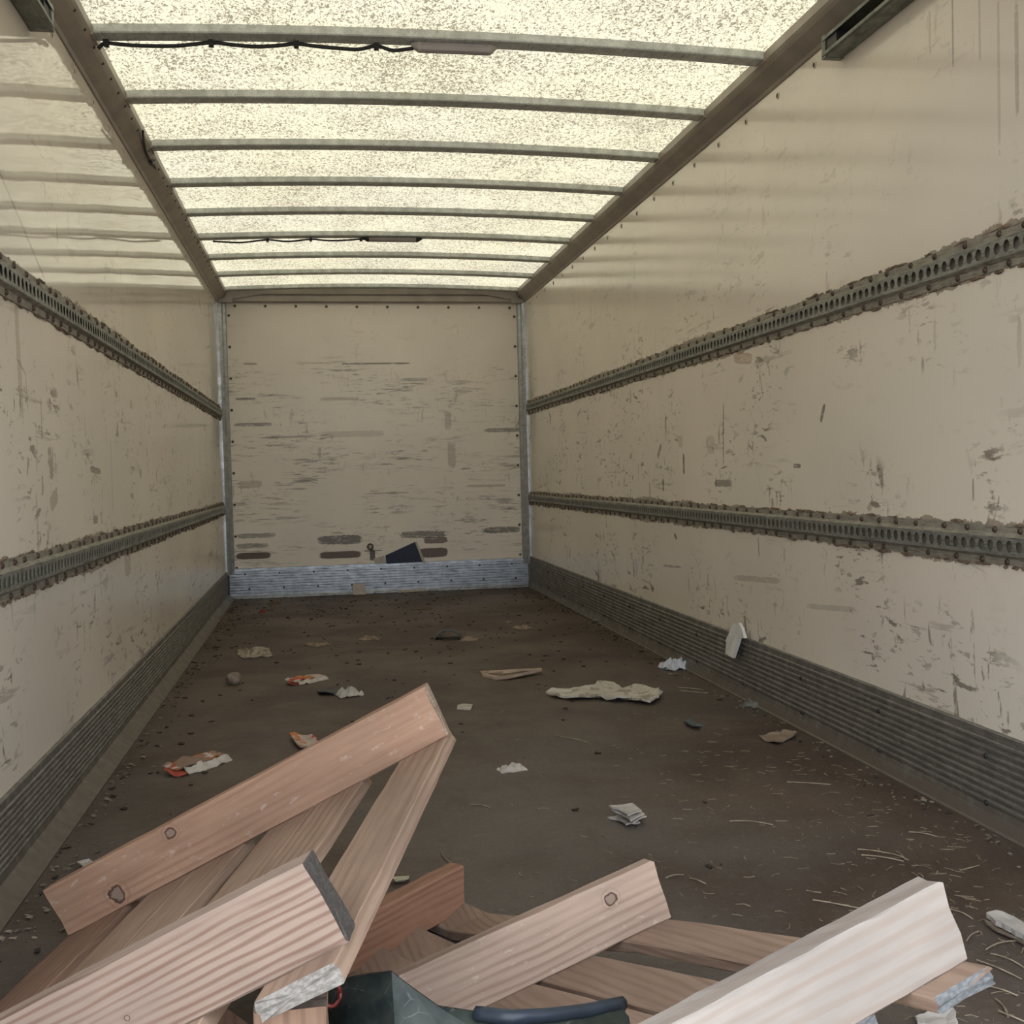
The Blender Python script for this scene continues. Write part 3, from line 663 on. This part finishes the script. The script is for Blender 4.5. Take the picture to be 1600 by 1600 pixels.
for i in range(len(tp)-1):
    f.append((i*nr, (i+1)*nr, m+(i+1)*nr, m+i*nr)); f.append((i*nr+nr-1, m+i*nr+nr-1, m+(i+1)*nr+nr-1, (i+1)*nr+nr-1))
from_data('glass_pane', v, f, m_glass, gl)
rp = [p for p, q in zip(tp, top) if q[0] >= 740]
S = []
for i in range(len(rp)-1):
    for k in range(4): S.append(rp[i].lerp(rp[i+1], k/4))
S.append(rp[-1]); vv, ff = tube([q-G0 for q in S], .0095, 8); from_data('rubber_edge', vv, ff, m_rub, gl, True)
vv, ff = tube([q-G0+Vector((0, -.006, -.019)) for q in S], .0105, 8); from_data('rubber_edge', vv, ff, m_rub, gl, True)
# little red ring by the glass
rc = on_y(517, 1552, 1.33); S = [rc+Vector((.011*math.cos(a_*math.pi/8), 0, .016*math.sin(a_*math.pi/8))) for a_ in range(17)]
vv, ff = tube(S, .0028, 6); o = from_data('red_ring', [q-rc for q in vv], ff, plain('red_plastic', (.12, .015, .012), .4, var=.1), None, True); o.location = rc
tag(o, 'small dull red plastic ring beside the cracked glass', 'ring')

# ------------------------------------------------------------------ litter on the floor
def paper_mat(name, col, patches=None, rough=.85, scale=18, th=.55):
    t = NT(name); c = t.coord(); n = t.noise(c, scale, 4, .65)
    k = t.mix(t.ramp(n, .3, .7), tuple(q*.78 for q in col), col)
    for i, p in enumerate(patches or ()): k = t.mix(t.ramp(t.noise(t.map(c, (1, 1, 1), (i*3.1+1, i*2.2, .5)), 16, 2, .5), th, th+.04), k, p)
    return t.bsdf(k, rough, 0, .3, t.bump(t.noise(c, 60, 4, .7), .4, .004))
def flat_piece(name, outline, mat, label, cat, z=.0, th=.004, curl=.006, seed=1, group=None, ragged=.002, plies=1, sub=3):
    """Torn sheet lying on the floor; outline in photo positions taken on the plane z."""
    rr = random.Random(seed); P = [on_z(a, b, z+th) for a, b in outline]
    Q = []
    for i in range(len(P)):
        a, b = P[i], P[(i+1) % len(P)]
        for k in range(sub):
            q = a.lerp(b, k/sub); Q.append(q+Vector((rr.uniform(-1, 1), rr.uniform(-1, 1), 0))*(ragged if k else 0))
    cen = sum(Q, Vector())/len(Q); n = len(Q)
    root = None
    for ply in range(plies):
        v, f = [], []
        sh = Vector((rr.uniform(-.012, .012), rr.uniform(-.02, .0), 0)) if ply else Vector()
        zo = (plies-1-ply)*th*2.2
        for r_ in (1, .55):
            for i, q in enumerate(Q):
                p = cen.lerp(q, r_)+sh; hgt = curl*(noise.noise(p*17+Vector((seed, ply, 0)))+.55)*(r_**2)
                v.append((p.x-cen.x, p.y-cen.y, max(hgt, 0)+th+zo))
        v.append((sh.x, sh.y, th+curl*.25+zo)); cidx = len(v)-1
        for i in range(n):
            j = (i+1) % n; f += [(i, j, n+j, n+i), (n+i, n+j, cidx)]
        m0 = len(v); v += [(a, b, max(c_-th, .0005)) for a, b, c_ in v[:m0]]
        f += [tuple(m0+q for q in reversed(g)) for g in f[:]]
        for i in range(n): j = (i+1) % n; f.append((j, i, m0+i, m0+j))
        nm = name if ply == 0 else 'ply'
        o = from_data(nm, v, f, mat, root)
        if root is None: root = o; o.location = (cen.x, cen.y, z)
    return tag(root, label, cat, group)
def crumpled(name, px, py, wid, dep, hgt, mat, label, cat, seed=1, rot=0.0, group=None, n=11):
    """Crushed wrapper or wad: a folded, noisy closed shell resting on the floor."""
    c0 = on_z(px, py, hgt*.3); v, f = [], []
    for i in range(n+1):
        for j in range(n+1):
            a, b = i/n*2-1, j/n*2-1; s_ = Vector((a*3.1+seed, b*3.1, seed*1.7))
            edge = max(abs(a), abs(b))
            k = 1+.22*noise.noise(s_*.7)*edge
            z = hgt*(.45+.9*noise.noise(s_)+.35*abs(noise.noise(s_*2.3)))*(1-edge**3*.75)
            v.append((a*wid/2*k, b*dep/2*k+.1*wid*noise.noise(Vector((a*2, seed, 0))), max(z, .0025)))
    w_ = n+1
    for i in range(n):
        for j in range(n): f.append((i*w_+j, (i+1)*w_+j, (i+1)*w_+j+1, i*w_+j+1))
    m0 = len(v); v += [(a*.985, b*.985, max(z-.004, .0)) for a, b, z in v[:m0]]
    f += [tuple(m0+q for q in reversed(g)) for g in f[:]]
    rim = [i*w_ for i in range(n)]+[n*w_+j for j in range(n)]+[(n-i)*w_+n for i in range(n)]+[n-j for j in range(n)]
    for i in range(len(rim)): a, b = rim[i], rim[(i+1) % len(rim)]; f.append((b, a, m0+a, m0+b))
    o = from_data(name, v, f, mat); o.location = (c0.x, c0.y, 0); o.rotation_euler = (0, 0, rot)
    return tag(o, label, cat, group)

white = paper_mat('dirty_white_paper', (.46, .42, .37)); cardb = paper_mat('brown_cardboard', (.27, .20, .15)); greyc = paper_mat('grey_card', (.42, .385, .35))
redw = paper_mat('red_white_wrapper', (.45, .37, .32), ((.42, .06, .035), (.40, .16, .06))); orange = paper_mat('orange_white_wrapper', (.46, .41, .36), ((.32, .16, .085), (.34, .12, .05), (.22, .15, .11)), th=.45)
foil = paper_mat('dull_foil', (.30, .25, .20), ((.17, .13, .10),), .45); plast = paper_mat('white_blue_plastic', (.55, .56, .60), ((.05, .07, .18),), .4)
blackp = plain('black_scrap_plastic', (.022, .022, .026), .45, var=.3); teal = plain('grey_teal_scrap', (.07, .085, .085), .6, var=.3)

def wrapper(px0, px1, wid, hgt, mats, label, seed):         # crushed packet with parts: body and torn flap
    a, b = on_z(*px0), on_z(*px1); d = (b-a); ln = d.length; ang = math.atan2(d.y, d.x)
    o = empty('crushed_wrapper', a); o.rotation_euler = (0, 0, ang); tag(o, label, 'wrapper')
    n = 12; rr = random.Random(seed)
    def strip(y0, y1, mat, nm, z0, z1, u0=0.0, u1=1.0):
        v, f = [], []
        for i in range(n+1):
            u = u0+(u1-u0)*i/n; tp_ = 1-.55*abs(u-.42)**1.5
            for k in range(4):
                q = k/3; z = z0+(z1-z0)*q+hgt*.35*noise.noise(Vector((u*6, q*3, seed)))
                v.append((u*ln, (y0+(y1-y0)*q)*tp_+.012*noise.noise(Vector((u*7, q, seed+4))), max(z*tp_, .002)))
        for i in range(n):
            for k in range(3): f.append((i*4+k, (i+1)*4+k, (i+1)*4+k+1, i*4+k+1))
        m0 = len(v); v += [(p[0], p[1]+.001, max(p[2]-.002, 0)) for p in v[:m0]]; f += [tuple(m0+q for q in reversed(g)) for g in f[:]]
        from_data(nm, v, f, mat, o)
    strip(-wid*.5, -wid*.24, mats[0], 'side_panel', .002, hgt*.7, .12, 1.0)
    strip(-wid*.27, wid*.5, mats[1], 'top_panel', hgt*.7, hgt*.9)
    strip(-wid*.4, wid*.2, mats[2], 'torn_flap', .004, hgt*.8, -.06, .16)
    return o
redp = paper_mat('faded_red_print', (.36, .075, .045))
wrapper((268, 1212), (350, 1186), .105, .034, (white, orange, redp), 'crushed orange and white wrapper with a red torn end, behind the tilted pallet', 5)
wrapper((454, 1070), (506, 1060), .10, .025, (white, redw, redp), 'crumpled red and white wrapper farther back on the left of the floor', 9)
flat_piece('card_scrap', [(452, 1152), (461, 1150), (476, 1151), (492, 1156), (498, 1164), (480, 1172), (466, 1168)], redw, 'red and white printed card half hidden behind the tall stringer', 'card', th=.006, curl=.02, seed=3)
crumpled('crumpled_paper', 546, 1082, .105, .085, .045, white, 'crumpled white paper lump beside a black scrap', 'paper', 6, .3)
flat_piece('plastic_scrap', [(496, 1079), (515, 1076), (536, 1077), (536, 1084), (515, 1086), (498, 1085)], blackp, 'flat black plastic scrap next to the crumpled white paper', 'scrap', curl=.012, seed=8)
crumpled('foil_packet', 398, 1019, .165, .28, .035, foil, 'wrinkled dull foil packet on the left part of the floor', 'packet', 12, .15)
flat_piece('card_scrap', [(715, 1102), (724, 1100), (739, 1101), (735, 1109), (714, 1108)], white, 'small square white card in the middle of the floor', 'card', curl=.003, seed=4)
flat_piece('cardboard_piece', [(1186, 1153), (1202, 1148), (1219, 1147), (1224, 1144), (1246, 1148), (1240, 1153), (1214, 1163), (1196, 1158)], cardb, 'flat brown cardboard piece near the ribbed kick plate on the right', 'cardboard', curl=.012, seed=5, th=.004)
flat_piece('folded_card', [(952, 1275), (988, 1273), (1003, 1283), (981, 1291), (971, 1283)], greyc, 'torn stack of folded grey card in front of the floor centre', 'card', curl=.008, seed=6, plies=4, th=.004, ragged=.004)
crumpled('paper_scrap', 800, 1200, .085, .055, .022, white, 'small torn pale scrap behind the racked pallet', 'paper', 21, .2)
big = flat_piece('plaster_sheet', [(853, 1084), (878, 1079), (905, 1075), (930, 1073), (934, 1066), (960, 1070), (972, 1076), (1000, 1074), (1026, 1078), (1036, 1087), (1030, 1094), (1016, 1099), (996, 1098), (985, 1094), (960, 1095), (930, 1090), (905, 1092), (880, 1090)],
                 paper_mat('torn_white_board', (.50, .46, .40), ((.30, .255, .20),), th=.56), 'large torn sheet of off white board in the middle of the floor', 'board', th=.008, curl=.020, seed=13, ragged=.014)
flat_piece('card_scrap', [(1430, 1590), (1452, 1584), (1490, 1588), (1497, 1602), (1470, 1612), (1434, 1608)], greyc, 'pale torn card below the weathered deck board end', 'card', curl=.012, seed=14, th=.005)
flat_piece('paper_scrap', [(608, 1376), (622, 1371), (640, 1370), (638, 1378), (618, 1381)], paper_mat('cream_scrap', (.50, .46, .33)), 'cream scrap just behind the dark red stringer', 'paper', curl=.012, seed=15)
flat_piece('card_scrap', [(120, 1352), (140, 1346), (150, 1350), (135, 1358)], greyc, 'pale sliver of card at the low end of the tall stringer', 'card', curl=.01, seed=16)
flat_piece('card_scrap', [(928, 973), (936, 966), (949, 968), (946, 974)], greyc, 'tiny pale card curled against the kick plate on the right, far back', 'card', curl=.03, seed=17)
flat_piece('leaf_scrap', [(1068, 1131), (1078, 1127), (1086, 1133), (1100, 1138), (1082, 1139)], teal, 'grey teal scrap on the floor near the brown cardboard', 'scrap', curl=.015, seed=18)
crumpled('dust_clump', 1180, 1100, .11, .06, .03, plain('grey_dust', (.13, .125, .11), .95, var=.4), 'grey clump of dust against the kick plate on the right', 'dust clump', 31, -.6)
crumpled('plastic_bag_scrap', 1054, 1038, .12, .12, .06, plast, 'white and blue crumpled plastic scrap by the kick plate', 'plastic scrap', 41, .2)
# black curved cap
c0 = on_z(700, 997); bm = bmesh.new(); n = 10
for s in (0, 1):
    for i in range(n+1):
        a_ = math.pi*i/n
        for k in range(4): bm.verts.new(((.075-s*.006)*math.cos(a_), -.07+.14*k/3, (.055-s*.006)*math.sin(a_)*(1-.35*(k/3)**2)))
bm.verts.ensure_lookup_table(); q0 = (n+1)*4
for s in (0, q0):
    for i in range(n):
        for k in range(3): bm.faces.new([bm.verts[s+x] for x in (i*4+k, i*4+k+1, (i+1)*4+k+1, (i+1)*4+k)])
for i in range(n):
    for k in (0, 3): bm.faces.new([bm.verts[x] for x in (i*4+k, (i+1)*4+k, q0+(i+1)*4+k, q0+i*4+k)])
o = from_bm('plastic_cover', bm, plain('slate_plastic', (.045, .052, .055), .4, var=.2)); o.location = (c0.x, c0.y, 0); o.rotation_euler = (0, 0, -.15)
tag(o, 'curved dark slate plastic cover lying arched on the floor far back', 'cover')
# stone
c0 = on_z(366, 1069, .0); bm = bmesh.new(); bmesh.ops.create_icosphere(bm, subdivisions=3, radius=1)
for v in bm.verts: k = 1+.18*noise.noise(v.co*1.6); v.co = Vector((v.co.x*.036*k, v.co.y*.033*k, v.co.z*.029*k+.026))
o = from_bm('stone', bm, plain('grey_brown_stone', (.21, .16, .125), .9, var=.3, scale=40, bump=.4), smooth=True); o.location = (c0.x, c0.y, 0); tag(o, 'rounded grey brown stone on the left part of the floor', 'stone')
# split stick: two long curved slivers joined at one end
sp = empty('split_stick', on_z(753, 1056)); b0_ = on_z(753, 1056)
tag(sp, 'split wooden strip of two curved slivers lying on the mid floor', 'stick')
def sliver(px, wd_, hh, mat):
    v, f = [], []
    for i, (a, b, z) in enumerate(px):
        p = on_z(a, b, z)-b0_; k = wd_[i]
        v += [(p.x, p.y-k, z), (p.x, p.y+k, z), (p.x, p.y+k, z+hh), (p.x, p.y-k, z+hh)]
    for i in range(len(px)-1):
        for k in range(4): f.append((i*4+k, i*4+(k+1) % 4, (i+1)*4+(k+1) % 4, (i+1)*4+k))
    f += [(3, 2, 1, 0), tuple(len(v)-4+k for k in range(4))]; from_data('sliver', v, f, mat, sp)
ws = plain('split_wood', (.33, .25, .19), .8, var=.25, scale=12)
sliver([(752, 1052, .0), (765, 1051, .015), (785, 1050, .03), (810, 1048, .03), (836, 1047, .02)], (.03, .025, .02, .015, .01), .006, ws)
sliver([(752, 1055, .0), (770, 1059, .0), (790, 1058, .005), (815, 1054, .01), (846, 1048, .012)], (.045, .055, .05, .03, .012), .012, ws)
# leaning foam shard on the right kick plate
sh = [(1148, 974), (1156, 973), (1161, 982), (1166, 997), (1158, 997), (1155, 1010), (1150, 1028), (1138, 1021), (1139, 1003), (1137, 1002)]
xk = W-.032; P = [on_x(a, b, xk) for a, b in sh]; cen = sum(P, Vector())/len(P); n = len(P)
v = [(p.x-cen.x+(p.z-.20)*.06, p.y-cen.y, p.z-cen.z) for p in P]; v += [(a-.012, b, c_) for a, b, c_ in v]
f = [tuple(range(n)), tuple(range(2*n-1, n-1, -1))]+[(i, (i+1) % n, n+(i+1) % n, n+i) for i in range(n)]
o = from_data('foam_shard', v, f, paper_mat('white_foam', (.70, .68, .65))); o.location = cen; tag(o, 'white foam shard stuck upright on the ribbed kick plate on the right', 'foam shard')
# navy folded board tucked behind the bulkhead kick plate
nb = empty('navy_board', on_y(632, 880, L-.03)); n0 = on_y(632, 880, L-.03); tag(nb, 'navy blue folded board with a pale edge tucked behind the bulkhead kick plate', 'board')
def panel(nm, poly, ys, mat, th=.005):
    P = [on_y(a, b, L-y)-n0 for (a, b), y in zip(poly, ys)]; k = len(P); v = P+[p+Vector((0, th, 0)) for p in P]
    from_data(nm, v, [tuple(range(k)), tuple(range(2*k-1, k-1, -1))]+[(i, (i+1) % k, k+(i+1) % k, k+i) for i in range(k)], mat, nb)
navy = plain('navy_card', (.012, .018, .045), .55, var=.15); 
panel('cover', [(602, 868), (649, 846.5), (662, 878), (604, 881)], (.022, .03, .034, .022), navy)
panel('pale_edge', [(648.5, 847.5), (651, 846), (665, 878), (661, 880)], (.038, .032, .036, .042), white, .003)
panel('pale_corner', [(584, 873), (600, 868), (604, 879), (586, 880)], (.018, .018, .022, .022), greyc, .003)
# pale papers leaning on the bulkhead kick plate
def lean_paper(poly, label, mat, y=.045):
    P = [on_y(a, b, L-yy) for a, b, yy in poly]; cen = sum(P, Vector())/len(P); k = len(P)
    lo = min(p.z for p in P); v = [p-cen-Vector((0, 0, lo-.001)) for p in P]; v += [p+Vector((0, .003, 0)) for p in v]
    o = from_data('paper_sheet', v, [tuple(range(k)), tuple(range(2*k-1, k-1, -1))]+[(i, (i+1) % k, k+(i+1) % k, k+i) for i in range(k)], mat); o.location = cen; return tag(o, label, 'paper')
lean_paper([(551, 915, .035), (571, 914, .035), (572, 929, .07), (573, 931, .10), (552, 932, .10)], 'square pale paper leaning on the bright bulkhead kick plate', greyc)
lean_paper([(622, 922, .04), (664, 919.5, .04), (667, 923, .09), (623, 926, .09)], 'long pale paper strip lying along the bright bulkhead kick plate', greyc)
# knob with a torn hole on the bulkhead
kc = on_y(578.5, 854, L); kb = empty('bulkhead_knob', (kc.x, L, kc.z)); tag(kb, 'small round rusty ring bolt low on the bulkhead above a split', 'bolt')
S = [Vector((.021*math.cos(a_*math.pi/8), -.010, .021*math.sin(a_*math.pi/8))) for a_ in range(17)]; vv, ff = tube(S, .006, 6); from_data('ring', vv, ff, m_bolt, kb, True)
fix('bolt_head', dome('knob_head', .014, .012, m_screw, 12), (0, 0, 0), (0, -1, 0), kb)
# pale wood splinter slabs at the right edge
for (pts_, lab, sd2) in (([(1541, 1428), (1556, 1426), (1585, 1436), (1606, 1452), (1606, 1468), (1580, 1452), (1556, 1441)], 'pale weathered bark strip by the wall on the right, upper of two', 51), ([(1538, 1440), (1556, 1446), (1584, 1458), (1606, 1472), (1606, 1480), (1578, 1466), (1550, 1452)], 'dull thin bark strip under the pale one by the wall on the right', 52)):
    flat_piece('bark_strip', pts_, paper_mat('weathered_bark_%d' % sd2, (.42, .39, .36) if sd2 == 51 else (.2, .16, .12), ((.2, .17, .14),), th=.6), lab, 'bark', th=.010 if sd2 == 51 else .005, curl=.008, seed=sd2, ragged=.003, z=.008 if sd2 == 51 else 0)
# small red crumb and leaf curls at the back left
crumpled('red_crumb', 410, 955, .045, .06, .02, plain('dull_red', (.16, .03, .02), .8, var=.2), 'tiny dull red crumb near the bulkhead', 'scrap', 61)
for k, (px, py, w_) in enumerate(((428, 941, .10), (496, 1006, .10), (578, 997, .09), (664, 977, .06), (735, 998, .10), (816, 980, .09), (660, 950, .10), (795, 971, .035), (570, 998, .06), (352, 965, .09))):
    cp = on_z(px, py); lab = 'curled dry leaf scrap, %s' % ('nearest the left kick plate corner', 'left of the floor middle', 'just behind the split in the floor dirt', 'small one in the far middle', 'beside the slate plastic cover', 'far back toward the right wall', 'below the bulkhead papers', 'tiny pale one far back', 'dark one left of the slate cover', 'at the far end of the left kick plate')[k]
    crumpled('dry_leaf', px, py, w_, w_*1.2, .022, plain('dry_leaf_%d' % k, (.20, .15, .11) if k % 3 else (.10, .07, .05), .85, var=.3), lab, 'leaf', 70+k, k*.7, 'dry leaf scraps toward the bulkhead', n=6)

# straw: longer stalks one by one, the fine chaff and crumbs as stuff
m_straw = plain('pale_straw', (.235, .185, .13), .8, var=.35, scale=30)
st_pts = [(1000, 1230, 1110, 1280), (1346, 1336, 1412, 1346), (1380, 1332, 1420, 1344), (1270, 1406, 1346, 1420), (1140, 1283, 1208, 1289), (1340, 1327, 1386, 1333), (1400, 1330, 1415, 1343), (1040, 1372, 1068, 1367), (1078, 1372, 1103, 1381), (735, 1257, 766, 1262), (1526, 1500, 1596, 1530),
          (1540, 1484, 1590, 1470), (1548, 1490, 1600, 1512), (1540, 1540, 1590, 1556), (1560, 1580, 1600, 1596), (1555, 1560, 1575, 1590), (1510, 1470, 1530, 1455), (1060, 1074, 1100, 1078), (1062, 1079, 1106, 1083), (1230, 1222, 1298, 1226), (868, 1150, 920, 1160), (690, 1330, 712, 1352), (1480, 1420, 1520, 1436), (1500, 1360, 1530, 1352), (1420, 1300, 1460, 1306)]
for k, (a, b, c_, d) in enumerate(st_pts):
    if k == 0: continue
    p, q = on_z(a, b, .002), on_z(c_, d, .002); mid = (p+q)/2; sd_ = (q-p).cross(Vector((0, 0, 1))).normalized()*((q-p).length*R.uniform(-.09, .09))
    S = [p.lerp(q, i/5)+sd_*math.sin(math.pi*i/5)+Vector((0, 0, .002*math.sin(math.pi*i/5))) for i in range(6)]
    vv, ff = tube([s_-mid for s_ in S], .0017, 4); o = from_data('straw_stalk', vv, ff, m_straw); o.location = mid
    tag(o, 'long pale straw stalk lying on the dusty floor', 'straw', 'long straw stalks on the floor')
def scatter(name, count, spot, size, mat, seed, flat=.4, thin=.12):
    rr = random.Random(seed); v, f = [], []
    for _ in range(count):
        p = spot(rr)
        if p is None: continue
        s_ = size(rr); a_ = rr.uniform(0, math.pi); l_, w_ = s_, s_*thin*rr.uniform(.7, 1.4); h_ = w_*flat+.0006
        cx_, sx_ = math.cos(a_), math.sin(a_); bend = rr.uniform(-.25, .25)*l_; m0 = len(v)
        for (u, q) in ((-1, -1), (-1, 1), (0, -1), (0, 1), (1, -1), (1, 1)):
            X, Y = u*l_/2, q*w_/2+(bend if u == 0 else 0); X2, Y2 = X*cx_-Y*sx_, X*sx_+Y*cx_
            v.append((p[0]+X2, p[1]+Y2, h_*(1.0 if q < 0 else .7)+.0003)); 
        for (u, q) in ((-1, 0), (0, 0), (1, 0)): 
            X, Y = u*l_/2, (bend if u == 0 else 0); v.append((p[0]+X*cx_-Y*sx_, p[1]+X*sx_+Y*cx_, -.0002))
        f += [(m0, m0+2, m0+3, m0+1), (m0+2, m0+4, m0+5, m0+3), (m0, m0+6, m0+7, m0+2), (m0+2, m0+7, m0+8, m0+4), (m0+1, m0+3, m0+7, m0+6), (m0+3, m0+5, m0+8, m0+7)]
    return stuff(from_data(name, v, f, mat))
def clampx(x): return .07 < x < W-.04
def sp_straw(rr):
    y = 1.2+abs(rr.gauss(0, 1.2)); x = W-.1-abs(rr.gauss(0, .45))
    return (x, y) if clampx(x) and y < 8 else None
def sp_all(rr): return (rr.uniform(.1, W-.06), rr.uniform(1.3, L-.2))
def sp_edge(rr):
    s_ = rr.random(); y = rr.uniform(1.6, L-.1); d = abs(rr.gauss(0, .05))
    return (.066+d, y) if s_ < .45 else ((W-.034-d, y) if s_ < .85 else (rr.uniform(.1, W-.1), L-.05-d))
def sp_back(rr): return (rr.uniform(.1, W-.06), L-.15-abs(rr.gauss(0, 2.3)))
scatter('straw', 800, sp_straw, lambda r: r.uniform(.006, .034), m_straw, 3, .4, .075)
scatter('straw_chaff', 230, sp_all, lambda r: r.uniform(.005, .024), m_straw, 4, .4, .09)
scatter('bark_crumbs', 900, sp_edge, lambda r: r.uniform(.004, .015), plain('pale_crumbs', (.22, .18, .14), .9, var=.5, scale=9), 5, .5, .6)
scatter('dark_crumbs', 700, lambda r: sp_back(r) if r.random() < .7 else sp_edge(r), lambda r: r.uniform(.006, .024), plain('dark_crumbs_brown', (.045, .032, .024), .95, var=.4, scale=9), 6, .35, .45)
